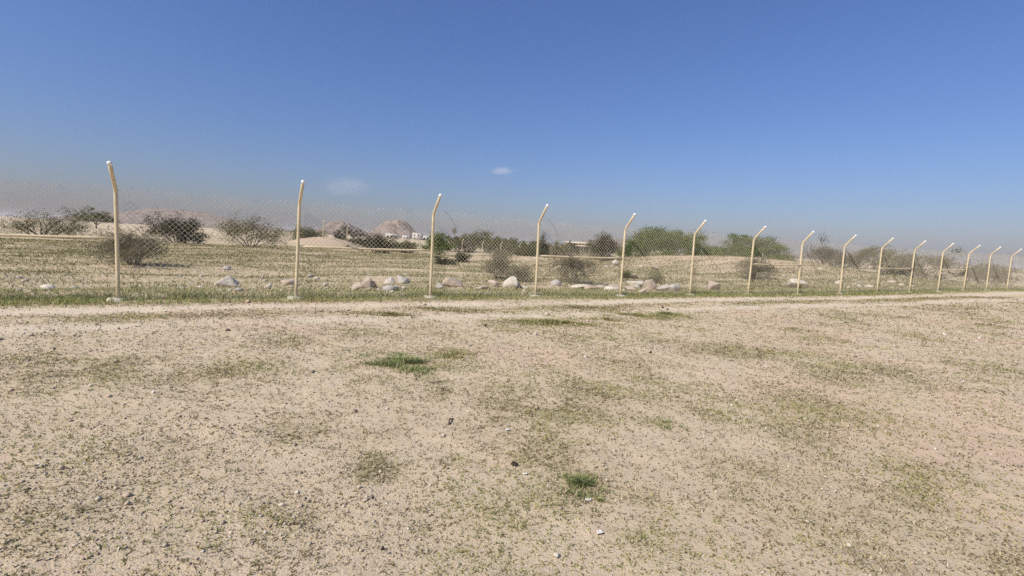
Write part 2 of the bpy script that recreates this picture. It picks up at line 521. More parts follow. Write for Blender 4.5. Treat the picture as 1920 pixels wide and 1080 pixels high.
def post_path(H, arm_out, arm_up, r=0.16):
    P = [[0, 0, -0.15], [0, 0, 0.4], [0, 0, 1.0], [0, 0, 1.6], [0, 0, H - r]]
    ang = math.atan2(arm_out, arm_up)
    for k in range(1, 7):
        a = ang * k / 6
        P.append([0, -r * 1.0 * (1 - math.cos(a)) * 1.6, H - r + r * 1.6 * math.sin(a)])
    e = np.array(P[-1]); dl = math.hypot(arm_out, arm_up)
    d = np.array([0, -math.sin(ang), math.cos(ang)])
    for k in (0.5, 1.0):
        P.append(list(e + d * (dl * k)))
    return np.array(P), d


def build_fence(name, pts, label, H, post_r, cell, wire_r, rails, arm=(0.34, 0.40), detail=True, panels=None):
    """pts: post bases in order; a rail is fitted only in the bays listed"""
    root = empty(name, (*pts[len(pts) // 2], hz(*pts[len(pts) // 2])))
    tag(root, label, 'fence')
    o0 = np.array(root.location)
    PP, d = post_path(H, *arm)
    b = Buf(); b.add(*tube(PP, post_r, 14 if detail else 6)); post_me = b.mesh('post', True)
    post_me.materials.append(M_post)
    b = Buf(); e = PP[-1]
    b.add(*tube([e - d * 0.03, e, e + d * 0.035, e + d * 0.05], [post_r * 1.12, post_r * 1.12, post_r * 1.08, post_r * 0.5], 12))
    cap_me = b.mesh('end_cap', True); cap_me.materials.append(M_cap)
    b = Buf()
    rg = np.random.default_rng(3)
    a = np.linspace(0, 2 * math.pi, 13)
    for zz in (H - 0.05,):
        ring = np.stack([np.cos(a) * (post_r + 0.005), np.sin(a) * (post_r + 0.005) + 0.012, zz + 0.01 * np.sin(a * 2)], 1)
        b.add(*tube(ring, 0.004, 4, False))
    tie_me = b.mesh('tie_wire'); tie_me.materials.append(M_tie)
    n = len(pts)
    var = [wire_mesh(1.0 * FS, H - 0.03, cell, wire_r, 5 + 11 * k, 0.02 * k) for k in range(3 if detail else 1)]
    for v in var: v.materials.append(M_wire)
    rgs = np.random.default_rng(19)
    for i, p in enumerate(pts):
        q = pts[min(i + 1, n - 1)]; q0 = pts[max(i - 1, 0)]
        di = np.array(q) - np.array(q0); ang = math.atan2(di[1], di[0])
        z = hz(*p)
        o = bpy.data.objects.new('post', post_me); COL.objects.link(o); o.parent = root
        o.location = (p[0] - o0[0], p[1] - o0[1], z - o0[2])
        o.rotation_euler = (R(rgs.normal() * 0.7), R(rgs.normal() * 0.7 + 0.15), ang + R(rgs.normal() * 4))
        c = bpy.data.objects.new('end_cap', cap_me); COL.objects.link(c); c.parent = o
        if detail:
            c = bpy.data.objects.new('tie_wire', tie_me); COL.objects.link(c); c.parent = o
            f = Buf(); rr = 0.17 + 0.05 * rgs.random(); k = 11
            th = np.arange(k) * 2 * math.pi / k
            rad = rr * (0.85 + 0.3 * rgs.random(k))
            top = np.stack([np.cos(th) * rad * 0.9, np.sin(th) * rad * 0.9, 0.035 + 0.02 * rgs.random(k)], 1)
            bot = np.stack([np.cos(th) * rad * 1.05, np.sin(th) * rad * 1.05, np.full(k, -0.1)], 1)
            V = np.concatenate([top, bot, [[0, 0, 0.055]]]); j = np.arange(k); j2 = (j + 1) % k
            f.add(V, np.concatenate([np.stack([np.full(k, 2 * k), j, j2], 1), np.stack([j, k + j, k + j2], 1), np.stack([j, k + j2, j2], 1)]))
            link('concrete_footing', f.mesh('concrete_footing'), M_conc, o)
        if i < n - 1:
            L = math.hypot(pts[i + 1][0] - p[0], pts[i + 1][1] - p[1])
            dz = hz(*pts[i + 1]) - z
            w = bpy.data.objects.new('wire_mesh', var[i % len(var)]); COL.objects.link(w); w.parent = root
            dd = (np.array(pts[i + 1]) - np.array(p)) / L; ang2 = math.atan2(dd[1], dd[0])
            sh = Matrix(((L / FS, 0, 0, 0), (0, 1, 0, 0), (dz / FS, 0, 1, 0), (0, 0, 0, 1)))
            off = np.array([-dd[1], dd[0]]) * (post_r + 0.012)
            w.matrix_local = Matrix.Translation((p[0] - o0[0] + off[0], p[1] - o0[1] + off[1], z - o0[2] + 0.02)) @ Matrix.Rotation(ang2, 4, 'Z') @ sh
            w['kind'] = 'stuff'
            if i in rails:
                zr = 1.24
                A = np.array([p[0] - o0[0], p[1] - o0[1], z - o0[2] + zr]); B = A + np.array([dd[0] * L, dd[1] * L, dz + 0.03])
                ts = np.linspace(0, 1, 9)[:, None]
                Pp = A + (B - A) * ts; Pp[:, 2] -= 0.012 * np.sin(math.pi * ts[:, 0])
                b = Buf(); b.add(*tube(Pp, 0.027, 10)); link('mid_rail', b.mesh('mid_rail', True), M_post, root)
            if detail and i in (4, 5):
                # a loose strand hanging out of the weave by the post
                s0 = np.array([p[0] - o0[0], p[1] - o0[1], z - o0[2]])
                d3 = np.array([dd[0], dd[1], 0]); nn = np.array([-dd[1], dd[0], 0])
                pts3 = [s0 + d3 * (0.30 + 0.0 * k) + d3 * (k * 0.075) + nn * 0.03 * math.sin(k * 1.3) + np.array([0, 0, H + 0.04 - 0.02 * k - 0.016 * k * k]) for k in range(6)]
                b = Buf(); b.add(*tube(pts3, 0.004, 5)); link('loose_strand', b.mesh('loose_strand'), M_tie, root)
    return root


near_pts = [tuple(FP + FD * FS * k) for k in range(-4, 14)]
# bay 3 ends at the first post of the photograph; rails stand in every second bay
build_fence('chain_link_fence', near_pts, 'cream chain-link fence with bent-over posts crossing the near ground', 2.30, 0.036, 0.110, 0.0036,
            rails=(1, 3, 5, 8, 11, 13))

far_px = [(560, 56), (606, 58), (651, 60), (695, 62), (741, 64), (785, 66), (828, 68.5), (867, 71), (905, 73.5), (940, 76), (975, 79), (1008, 82), (1034, 85), (1059, 88),
          (1094, 88), (1126, 86), (1158, 83.5), (1189, 81), (1225, 79), (1260, 77), (1298, 75), (1338, 73), (1382, 71), (1430, 69)]
far_pts = [tuple(at(px, 452 + (px - 960) * 0.05, Y)[:2]) for px, Y in far_px]
build_fence('chain_link_fence', far_pts, 'distant pale chain-link fence with small bent posts before the far bushes', 1.80, 0.05, 0.20, 0.004, rails=(), arm=(0.24, 0.26), detail=False)



# ------------------------------------------------------------------ plants
def norm(a):
    return a / (np.linalg.norm(a, axis=-1, keepdims=True) + 1e-9)


def grow(b, P0, d, length, rad, depth, rg, tips, bend=0.25, kids=(3, 5), sides=4, up=0.15):
    n = 5
    P = [np.array(P0, float)]; dd = norm(np.array(d, float))
    for k in range(n - 1):
        dd = norm(dd + rg.normal(size=3) * bend * 0.5 + np.array([0, 0, up * 0.3]))
        P.append(P[-1] + dd * length / (n - 1))
    P = np.array(P)
    b.add(*tube(P, np.linspace(rad, rad * 0.45, n), sides, False))
    if depth == 0:
        tips.append(P[-1]); tips.append(P[-2]); tips.append(P[2])
        return
    for _ in range(rg.integers(kids[0], kids[1] + 1)):
        k = rg.uniform(1.2, n - 1.01); i = int(k)
        q = P[i] + (P[i + 1] - P[i]) * (k - i)
        nd = norm(dd * 0.75 + rg.normal(size=3) * 0.62 + np.array([0, 0, up]))
        grow(b, q, nd, length * rg.uniform(0.5, 0.78), rad * 0.52, depth - 1, rg, tips, bend, kids, 3, up)
    tips.append(P[-1])


def leaf_cloud(b, C, size, rg, pal, flat=0.0):
    """one kite-shaped leaf (two triangles) at each centre"""
    n = len(C)
    u = norm(rg.normal(size=(n, 3))); v = norm(np.cross(u, norm(rg.normal(size=(n, 3)))))
    if flat:
        u[:, 2] *= 1 - flat; v[:, 2] *= 1 - flat
    s = size * rg.uniform(0.6, 1.35, (n, 1))
    V = np.stack([C - u * s, C + v * s * 0.42, C + u * s, C - v * s * 0.42], 1).reshape(-1, 3)
    i = np.arange(n)[:, None] * 4
    T = np.concatenate([i + [[0, 1, 2]], i + [[0, 2, 3]]])
    pal = np.array(pal)
    c = pal[rg.integers(0, len(pal), n)] * rg.uniform(0.75, 1.25, (n, 1))
    b.add(V, T, np.repeat(c, 4, axis=0))


GREEN = [(0.105, 0.115, 0.035), (0.14, 0.145, 0.05), (0.08, 0.09, 0.03), (0.175, 0.165, 0.065)]
OLIVE = [(0.15, 0.15, 0.06), (0.19, 0.175, 0.075), (0.11, 0.115, 0.045), (0.22, 0.20, 0.10)]
DARK = [(0.05, 0.055, 0.025), (0.075, 0.075, 0.035), (0.04, 0.04, 0.02), (0.10, 0.09, 0.045)]
BROWN = [(0.22, 0.185, 0.105), (0.165, 0.145, 0.075), (0.28, 0.24, 0.15), (0.15, 0.145, 0.065)]
LUSH = [(0.11, 0.155, 0.03), (0.15, 0.20, 0.042), (0.075, 0.11, 0.024), (0.19, 0.225, 0.06)]


def shrub(name, label, x, y, w, h, seed, pal, leaves, leaf, stems=9, depth=2, spread=0.8, wood=None, rad=0.02, scatter=0.10, cat='shrub', group=None, kids=(3, 5)):
    rg = np.random.default_rng(seed)
    bw, tips = Buf(), []
    for k in range(stems):
        a = 2 * math.pi * (k + rg.random() * 0.8) / stems
        tilt = spread * (0.25 + 0.85 * rg.random())
        grow(bw, (0.05 * math.cos(a), 0.05 * math.sin(a), -0.05), (math.cos(a) * tilt, math.sin(a) * tilt, 1.0), 0.75 * rg.uniform(0.7, 1.1), rad, depth, rg, tips, kids=kids)
    tips = np.array(tips)
    sx = w / (np.percentile(tips[:, 0], 97) - np.percentile(tips[:, 0], 3) + 1e-6)
    sz = h / np.percentile(tips[:, 2], 98)
    S = np.array([sx, sx, sz])
    root = empty(name, (x, y, hz(x, y)))
    tag(root, label, cat, group)
    V = np.concatenate(bw.V); T = np.concatenate(bw.T)
    # keep twig thickness: positions scaled, thickness follows closely enough
    link('branches', np_mesh('branches', V * S, T), wood or M_wood, root)
    if leaves:
        bl = Buf()
        # clumps: some tips carry many leaves, others few
        wt = rg.gamma(0.9, 1.0, len(tips)); wt /= wt.sum()
        idx = rg.choice(len(tips), leaves, p=wt)
        C = tips[idx] * S + rg.normal(size=(leaves, 3)) * scatter * np.array([1, 1, 0.8])
        C[:, 2] = np.maximum(C[:, 2], 0.02)
        leaf_cloud(bl, C, leaf, rg, pal)
        link('foliage', bl.mesh('foliage'), M_leaf, root)
    return root


def xat(px, Y):
    return at(px, 455 + (px - 960) * 0.052, Y)[0]


def sh(label, px, base_py, w_px, h_px, kind, seed, Y=None, cat='shrub', group=None):
    """a shrub by where its base is seen; Y given where the base is hidden"""
    if Y is None:
        p = gnd(px, base_py); x, y = p[0], p[1]
    else:
        x, y = xat(px, Y), Y
    D = math.hypot(x, y) * math.cos(math.atan2(x, y))
    w, h = w_px * D / F, h_px * D / F
    vol = w * w * h
    if kind == 'dry':
        return shrub('dry_shrub', label, x, y, w, h, seed, BROWN, int(2500 + 1500 * vol), 0.026, 15, 3, 0.75, M_dry, 0.013, 0.03, cat, group, (4, 5))
    far = D > 50
    leaf = 0.035 if D < 30 else (0.055 if not far else 0.085)
    n = int(np.clip(vol * (950 if not far else 420) + 900, 700, 9000))
    pal = {'green': GREEN, 'olive': OLIVE, 'dark': DARK, 'brown': BROWN, 'lush': LUSH}[kind]
    return shrub('green_shrub' if kind in ('green', 'lush', 'olive') else 'dark_shrub' if kind == 'dark' else 'brown_shrub',
                 label, x, y, w * 0.92, h, seed, pal, n, leaf, 9, 2, 0.95, M_wood, 0.018, 0.06 + 0.035 * w, cat, group)


def acacia(label, x, y, W, H, seed, pal, clumps, leaf, low=0.3, per=190, name='acacia_tree', dome=0.75, z0=None):
    rg = np.random.default_rng(seed)
    root = empty(name, (x, y, hz(x, y) if z0 is None else z0))
    tag(root, label, 'tree')
    k = clumps
    r = np.sqrt(rg.random(k)); a = rg.random(k) * 2 * math.pi
    top = H * (low + (1 - low) * (1 - r ** 2.2) ** dome)
    thick = 0.35 + 0.65 * rg.random(k) ** 1.5
    z = H * low * 0.85 + (top - H * low * 0.85) * thick
    edge = 1 + 0.16 * (fbm(np.cos(a) * 2 + seed, np.sin(a) * 2, seed) - 0.5) * 2
    C = np.stack([r * np.cos(a) * W / 2 * edge, r * np.sin(a) * W / 2 * edge, z * (0.92 + 0.16 * fbm(np.cos(a) * r * 4 + seed, np.sin(a) * r * 4, seed + 2))], 1)
    bw = Buf()
    th = H * 0.20
    tr = 0.028 * H
    bw.add(*tube([[0, 0, -0.2], [0.03, 0, th * 0.5], [0.05, 0.04, th]], [tr * 1.5, tr * 1.05, tr], 9, False))
    nl = 7; limbs = []
    for j in range(nl):
        ang = 2 * math.pi * (j + 0.5 * rg.random()) / nl
        rr = W * 0.5 * rg.uniform(0.35, 0.62)
        e = np.array([math.cos(ang) * rr, math.sin(ang) * rr, H * rg.uniform(0.55, 0.78)])
        ts = np.linspace(0, 1, 7)[:, None]
        P = np.array([0.05, 0.04, th * 0.9]) * (1 - ts) + e * ts
        P[:, 2] -= 0.12 * H * np.sin(math.pi * ts[:, 0]) * rg.uniform(0.2, 1.0)
        P[1:-1] += rg.normal(size=(5, 3)) * 0.03 * H
        bw.add(*tube(P, np.linspace(tr * 0.62, tr * 0.16, 7), 6, False)); limbs.append(P)
    A = np.concatenate(limbs)
    for c in C:                                             # a twig from the nearest limb to every clump
        q = A[np.argmin(((A - c) ** 2).sum(1) + (A[:, 2] > c[2]) * 2)]
        m = (q + c) / 2 + rg.normal(size=3) * 0.05 * H
        bw.add(*tube([q, m, c], [tr * 0.13, tr * 0.08, tr * 0.03], 3, False))
    link('trunk', bw.mesh('trunk', True), M_trunk, root)
    bl = Buf()
    idx = np.repeat(np.arange(k), (per * rg.uniform(0.5, 1.4, k)).astype(int))
    sp = 0.045 * W ** 0.75 * rg.uniform(0.7, 1.4, k)
    off = rg.normal(size=(len(idx), 3)) * sp[idx][:, None] * np.array([1, 1, 0.55]) * 1.6
    Pn = C[idx] + off; Pn[:, 2] = np.maximum(Pn[:, 2], 0.1)
    leaf_cloud(bl, Pn, leaf, rg, pal, 0.25)
    link('crown', bl.mesh('crown'), M_leaf, root)
    return root


# near side of the far fence and the open ground behind the mesh
sh('grey-brown leafless shrub spreading upward between the second and third fence posts', 1070, 531, 78, 60, 'dry', 101)
sh('sprawling grey twiggy shrub directly behind the big pale boulder', 968, 528, 62, 30, 'dry', 102)
sh('tall thin twiggy shrub with sparse brown leaves left of the second fence post', 934, 522, 52, 52, 'dry', 103)
sh('small dark rounded bush on the pink sand right of the first fence post', 866, 491, 27, 17, 'dark', 104)
sh('low flat dark bush crouching behind the first fence post', 834, 496, 42, 11, 'dark', 105)
sh('big dark bush just left of the third fence post', 1133, 497, 54, 46, 'dark', 106, Y=41)
sh('small olive bush behind the pink boulder right of the third fence post', 1226, 531, 40, 19, 'olive', 107)
sh('tiny olive tussock bush beside the dark flat block', 1172, 521, 20, 11, 'olive', 108)
sh('broad dark green bush below the rocky hill, left of the first fence post', 705, 470, 66, 31, 'dark', 109, Y=56)
sh('full green bush rising right behind the first fence post', 822, 474, 56, 36, 'lush', 110, Y=60)
sh('small brown scrub bush between the hill bush and the green bush', 762, 470, 44, 20, 'olive', 111, Y=63)
sh('green bush left of the second fence post near the far fence', 984, 481, 46, 33, 'green', 112, Y=62)
sh('reddish brown bush showing behind the second fence post', 1012, 478, 34, 40, 'brown', 113, Y=66)
sh('dry pale bush on the sand mound in the middle distance', 944, 483, 34, 18, 'dry', 114, Y=47)
far_names = [(858, 31, 'olive', 'leftmost bush of the row behind the far fence'), (884, 33, 'olive', 'second bush from the left in the row behind the far fence'),
             (912, 31, 'olive', 'third bush from the left in the row behind the far fence'), (936, 24, 'olive', 'fourth bush from the left in the row behind the far fence'),
             (962, 22, 'green', 'fifth bush from the left, below the small umbrella tree'), (1034, 20, 'olive', 'low olive bush just right of the second fence post behind the far fence'),
             (1056, 18, 'olive', 'low olive bush left of the flat-roofed building')]
for i, (px, hp, kd, lb) in enumerate(far_names):
    sh(lb, px, 0, 44, hp + 4, kd, 130 + i, Y=84 + 3 * (i % 3), group='bushes behind the far fence')
sh('dark spiky bush with bare twigs sticking up, left of the flat-roofed building', 1072, 0, 26, 24, 'dark', 150, Y=96)
sh('red-brown scrub under the large green tree, along the far fence', 1200, 0, 70, 17, 'brown', 151, Y=84)
sh('brown scrub bush right of the red-brown scrub beneath the spreading trees', 1262, 0, 60, 15, 'brown', 152, Y=82)
sh('dark bush beyond the pink bank at the left', 668, 0, 34, 16, 'dark', 153, Y=78)
sh('small dark bush on top of the pink bank at the left', 640, 0, 22, 22, 'dark', 154, Y=88)
# beyond the sides of the upright picture the same scrub goes on
sh('wide olive bush at the left, between the two leftmost visible posts', 470, 0, 120, 52, 'olive', 160, Y=42)
sh('dark green bush far left behind the mesh', 330, 0, 100, 44, 'dark', 161, Y=50)
sh('dry leafless shrub far left near the mesh', 250, 520, 110, 62, 'dry', 162, Y=19)
sh('green bush at the left edge of the view', 80, 0, 120, 50, 'green', 163, Y=46)
sh('olive bush left of the pink bank by the far fence', 575, 0, 70, 30, 'olive', 164, Y=66)
sh('dry grey shrub right of the pink sand mound', 1420, 0, 70, 40, 'dry', 165, Y=30)
sh('dark bush behind the fence at the right', 1560, 0, 90, 44, 'dark', 166, Y=46)
sh('olive bush behind the fence at the far right', 1720, 0, 110, 46, 'olive', 167, Y=52)
sh('dry twiggy shrub at the right edge behind the fence', 1850, 0, 90, 40, 'dry', 168, Y=44)

acacia('large spreading green tree behind the third fence post at the right', xat(1250, 72), 72, 14.6, 5.9, 201, LUSH, 150, 0.12, 0.20, 290)
acacia('wide green tree overlapping the right side of the large spreading tree', xat(1400, 76), 76, 12.5, 5.6, 202, LUSH, 130, 0.12, 0.18, 290)
acacia('small dark umbrella-shaped tree on the skyline between the first two posts', xat(955, 190), 190, 4.9, 4.2, 203, DARK, 46, 0.16, 0.45, 60)
acacia('dark green tree on the skyline at the left edge of the hill', xat(672, 165), 165, 5.0, 4.0, 204, DARK, 50, 0.16, 0.30, 70)
acacia('dark tree clump on the skyline left of the bank', xat(648, 175), 175, 5.5, 5.6, 205, DARK, 50, 0.16, 0.35, 70)
acacia('green umbrella tree on the skyline at the far left', xat(180, 130), 130, 10, 6, 206, GREEN, 90, 0.14, 0.30, 110)
acacia('green umbrella tree on the skyline at the far right', xat(1640, 120), 120, 11, 6.5, 207, GREEN, 90, 0.14, 0.30, 110)


# ------------------------------------------------------------------ buildings in the distance
def house(name, label, px, Y, w, d, h, wall_mat, windows, door=None, parapet=0.35, overhang=0.25, rz=0.0, ledge=False):
    x = xat(px, Y); z = hz(x, Y)
    root = empty(name, (x, Y, z), rz)
    tag(root, label, 'building')
    b = Buf(); b.add(*box(-w / 2, w / 2, -d / 2, d / 2, -0.6, h)); link('wall', b.mesh('wall'), wall_mat, root)
    b = Buf(); b.add(*box(-w / 2 - overhang, w / 2 + overhang, -d / 2 - overhang, d / 2 + overhang, h + 0.002, h + parapet)); link('roof', b.mesh('roof'), wall_mat, root)
    for (u0, u1, v0, v1) in windows:
        b = Buf(); b.add(*box(u0, u1, -d / 2 - 0.05, -d / 2 + 0.05, v0, v1)); f = link('window', b.mesh('window'), M_glass, root)
        b = Buf(); b.add(*box(u0 - 0.08, u1 + 0.08, -d / 2 - 0.16, -d / 2 - 0.003, v0 - 0.12, v0 - 0.003)); link('sill', b.mesh('sill'), wall_mat, f)
    if door:
        u0, u1, v1 = door
        b = Buf(); b.add(*box(u0, u1, -d / 2 - 0.06, -d / 2 + 0.05, -0.05, v1)); link('door', b.mesh('door'), M_door, root)
    if ledge:
        b = Buf(); b.add(*box(-w / 2 - 0.5, w / 2 + 0.5, -d / 2 - 1.1, -d / 2 - 0.002, h - 0.62, h - 0.40)); link('canopy', b.mesh('canopy'), wall_mat, root)
    return root


house('flat_roofed_building', 'low cream flat-roofed building between the bushes beyond the far fence', 1100, 108, 8.5, 6, 2.75, M_cream,
      [(-3.6, -2.2, 0.9, 2.0), (-1.6, -0.2, 0.9, 2.0), (0.4, 1.8, 0.9, 2.0)], (2.5, 3.5, 2.05), 0.30, 0.45, 0.05, True)
house('white_house', 'wide white house below the rocky hill, left one', 735, 430, 10.5, 7, 4.3, M_white, [(-4, -2.4, 1.2, 2.8), (-0.8, 0.8, 1.2, 2.8), (2.4, 4, 1.2, 2.8)], None, 0.5, 0.1, 0.1)
house('white_house', 'small white house at the middle of the foot of the rocky hill', 762, 450, 6, 6, 3.6, M_white, [(-1.8, -0.6, 1.2, 2.5), (0.8, 2, 1.2, 2.5)], None, 0.4, 0.1, -0.1)
house('white_house', 'two-storey white house right of the rocky hill, left of the first post', 783, 430, 8, 7, 5.9, M_white, [(-2.8, -1.4, 3.6, 5.0), (0.6, 2.0, 3.6, 5.0), (-2.8, -1.4, 0.9, 2.2), (0.6, 2.0, 0.9, 2.2)], None, 0.5, 0.1, 0.0)
house('white_house', 'low white house just left of the green bush behind the first post', 799, 440, 6.5, 6, 4.0, M_white, [(-1.9, -0.7, 1.2, 2.6), (0.8, 2.0, 1.2, 2.6)], None, 0.4, 0.1, 0.1)


# ------------------------------------------------------------------ rocks and rubble
def rock_mesh(seed, facets=16, sub=3, rough=0.05):
    rg = np.random.default_rng(seed)
    bm = bmesh.new(); bmesh.ops.create_icosphere(bm, subdivisions=sub, radius=1.0)
    V = np.array([v.co[:] for v in bm.verts]); T = np.array([[v.index for v in f.verts] for f in bm.faces]); bm.free()
    # the sharp-edged solid spanned by a few random corners
    K = norm(rg.normal(size=(facets, 3))) * rg.uniform(0.75, 1.25, (facets, 1))
    hb_ = bmesh.new()
    for k in K: hb_.verts.new(k)
    bmesh.ops.convex_hull(hb_, input=hb_.verts)
    hb_.faces.ensure_lookup_table(); hb_.normal_update()
    Nn = np.array([f.normal[:] for f in hb_.faces]); D = np.array([f.normal.dot(f.verts[0].co) for f in hb_.faces]); hb_.free()
    if D.mean() < 0: Nn, D = -Nn, -D
    D = np.maximum(D, 0.3)
    dot = V @ Nn.T
    r = np.where(dot > 0.05, D / np.maximum(dot, 0.05), 9).min(1)
    V = V * np.minimum(r, 1.4)[:, None]
    V += norm(V) * (rough * (fbm(V[:, 0] * 4 + seed, V[:, 1] * 4 + V[:, 2] * 3.3, seed, 4) - 0.5) * 2)[:, None]
    V = (V - (V.max(0) + V.min(0)) / 2) / ((V.max(0) - V.min(0)) / 2)
    return V, T


def rock(name, label, px, py, w_px, h_px, m, seed, depth=0.8, tilt=0.0, sink=0.2, cat='rock', rz=None, facets=13, group=None, p=None):
    if p is None:
        p = gnd(px, py)
    D = p[1]
    w, h = w_px * D / F, h_px * D / F
    if name in ('boulder', 'broken_slab'): h *= 1.3
    V, T = rock_mesh(seed, facets, 4, 0.045)
    hh = h / (1 - sink)
    V = V * np.array([w / 2, w / 2 * depth, hh / 2])
    c, s_ = math.cos(tilt), math.sin(tilt)
    V = V @ np.array([[c, 0, s_], [0, 1, 0], [-s_, 0, c]])
    V[:, 2] += hh / 2 - hh * sink
    o = link(name, np_mesh(name, V, T), m)
    o.location = (p[0], p[1] + w / 2 * depth * 0.5, p[2])
    o.rotation_euler = (0, 0, (seed * 0.7) % 0.9 - 0.45 if rz is None else rz)
    return tag(o, label, cat, group)


ROCKS = [
    ('boulder', 'big smooth pale boulder left of the second fence post', 957, 541, 37, 18, M_rock_pale, 301, .8, 0.05),
    ('boulder', 'angular pink boulder right of the third fence post', 1217, 545, 24, 17, M_rock_pink, 302, .8, -0.15),
    ('broken_slab', 'tilted pink slab standing up in the rubble at the left', 690, 541, 24, 17, M_rock_pink, 303, .5, -0.5),
    ('broken_slab', 'pink slab lying at the left end of the rubble', 668, 540, 32, 10, M_rock_pink, 304, .7, 0.25),
    ('rubble_stone', 'small pink stone in front of the tilted slab', 664, 545, 16, 7, M_rock_pink, 305, .8, 0.1),
    ('shade_rock', 'added dark brown rock standing in for shade right of the tilted pink slab', 698, 541, 14, 16, M_rock_shade, 336, .7, 0.5),  # added rock, its dark colour stands in for the slab's shaded side
    ('boulder', 'pale grey flat rock left of the rounded grey rock', 729, 531, 24, 8, M_rock_pale, 306, .8, 0.0),
    ('boulder', 'rounded grey rock left of the first fence post', 755, 531, 27, 11, M_rock_grey, 307, .8, 0.0),
    ('rubble_stone', 'mauve stone tucked behind the foot of the first fence post', 822, 541, 18, 12, M_rock_grey, 308, .8, 0.3),
    ('broken_slab', 'broad pale slab right of the first fence post', 848, 538, 38, 14, M_rock_pink, 309, .7, 0.1),
    ('rubble_stone', 'pinkish stone left of the big pale boulder', 924, 537, 26, 12, M_rock_pink, 310, .8, -0.2),
    ('rubble_stone', 'flat stone in front of the pinkish stone', 905, 543, 26, 7, M_rock_pink, 311, .8, 0.1),
    ('rubble_stone', 'small grey stone at the right foot of the big pale boulder', 972, 540, 10, 11, M_rock_grey, 312, .9, 0.2),
    ('rubble_stone', 'small flat pale stone left of the second fence post', 984, 541, 14, 5, M_rock_pale, 313, .7, 0.0),
    ('broken_slab', 'long low pale slab in the bay right of the second post', 1086, 541, 40, 6, M_rock_pale, 314, .5, 0.12),
    ('rubble_stone', 'pinkish slab in the middle of the bay before the third post', 1108, 543, 34, 8, M_rock_pink, 315, .6, 0.0),
    ('rubble_stone', 'small whitish stone left of the third fence post', 1125, 541, 10, 5, M_rock_pale, 316, .8, 0.0),
    ('rubble_stone', 'reddish stone at the left foot of the third post', 1152, 545, 26, 13, M_rock_pink, 317, .8, 0.2),
    ('broken_slab', 'pale flat slab just right of the third fence post', 1192, 538, 34, 8, M_rock_pale, 318, .7, 0.05),
    ('rubble_stone', 'jagged pale stone below the flat slab', 1185, 546, 24, 9, M_rock_pink, 319, .7, -0.2),
    ('rubble_stone', 'small pale stone leaning on the angular pink boulder', 1204, 550, 22, 9, M_rock_pink, 320, .7, 0.3),
    ('boulder', 'low grey-white rock at the right side near the fence', 1243, 547, 26, 11, M_rock_grey, 321, .8, 0.0),
    ('boulder', 'pale grey rock at the right, next to the low grey-white rock', 1264, 547, 28, 12, M_rock_grey, 322, .8, 0.0),
    ('boulder', 'pinkish white rock at the foot of the big dark bush', 1154, 500, 13, 10, M_rock_pale, 323, .8, 0.1),
    ('rubble_stone', 'small pale stone left of the pinkish white rock', 1138, 502, 10, 5, M_rock_pale, 324, .8, 0.0),
    ('broken_slab', 'flat pale slab on the slope right of the third post', 1228, 504, 18, 5, M_rock_pale, 325, .6, 0.05),
    ('rubble_stone', 'small pink stone left of the flat pale slab on the slope', 1204, 502, 9, 5, M_rock_pink, 326, .8, 0.0),
    ('rubble_stone', 'pale stone at the crest of the pink mound', 1215, 494, 6, 3, M_rock_pale, 327, .8, 0.0),
    ('flat_block', 'dark brown flat block in the grass right of the third post', 1189, 522, 18, 6, M_rock_dark, 328, .5, 0.12),  # a low, flat, very dark block
    ('rubble_stone', 'pale stone on the mound below the green bush', 994, 487, 11, 5, M_rock_pale, 329, .8, 0.0),
    ('rubble_stone', 'small pale stone at the right base of the mound', 1003, 491, 7, 4, M_rock_pale, 330, .8, 0.0),
    ('rubble_stone', 'pale stone on the ground left of the grey-brown leafless shrub', 1034, 500, 10, 5, M_rock_pink, 331, .8, 0.0),
    ('rubble_stone', 'pink stone far left behind the mesh', 540, 535, 30, 12, M_rock_pink, 332, .8, 0.2),
    ('boulder', 'pale boulder between the two left posts', 420, 538, 40, 17, M_rock_pale, 333, .8, 0.0),
    ('boulder', 'pink boulder behind the fence at the right', 1340, 545, 34, 14, M_rock_pink, 334, .8, 0.1),
    ('boulder', 'pale boulder behind the fence at the far right', 1500, 541, 36, 14, M_rock_pale, 335, .8, 0.0),
]
for nm, lb, px, py, w, h, m, sd, dp, tl in ROCKS:
    rock(nm, lb, px, py, w, h, m, sd, dp, tl, facets=9 if 'slab' in nm else 12)

# small things lying on the near ground
rock('dark_stone', 'small dark brown stone alone on the bare foreground', 965, 875, 15, 9, M_rock_dark, 341, .7, 0, 0.1, 'stone')
rock('dark_stone', 'tiny dark stone near the left bottom corner of the ground', 716, 1032, 8, 9, M_rock_dark, 342, .8, 0.3, 0.1, 'stone')
rock('dark_stone', 'tiny dark stone below the fence between the first two posts', 910, 612, 5, 4, M_rock_dark, 343, .8, 0, 0.1, 'stone')
rock('dark_stone', 'tiny dark stone at the right near the wheel track', 1243, 578, 5, 4, M_rock_dark, 344, .8, 0, 0.1, 'stone')
rock('dark_stone', 'tiny dark stone in the bare strip right of the middle', 1220, 663, 5, 6, M_rock_dark, 345, .8, 0, 0.1, 'stone')


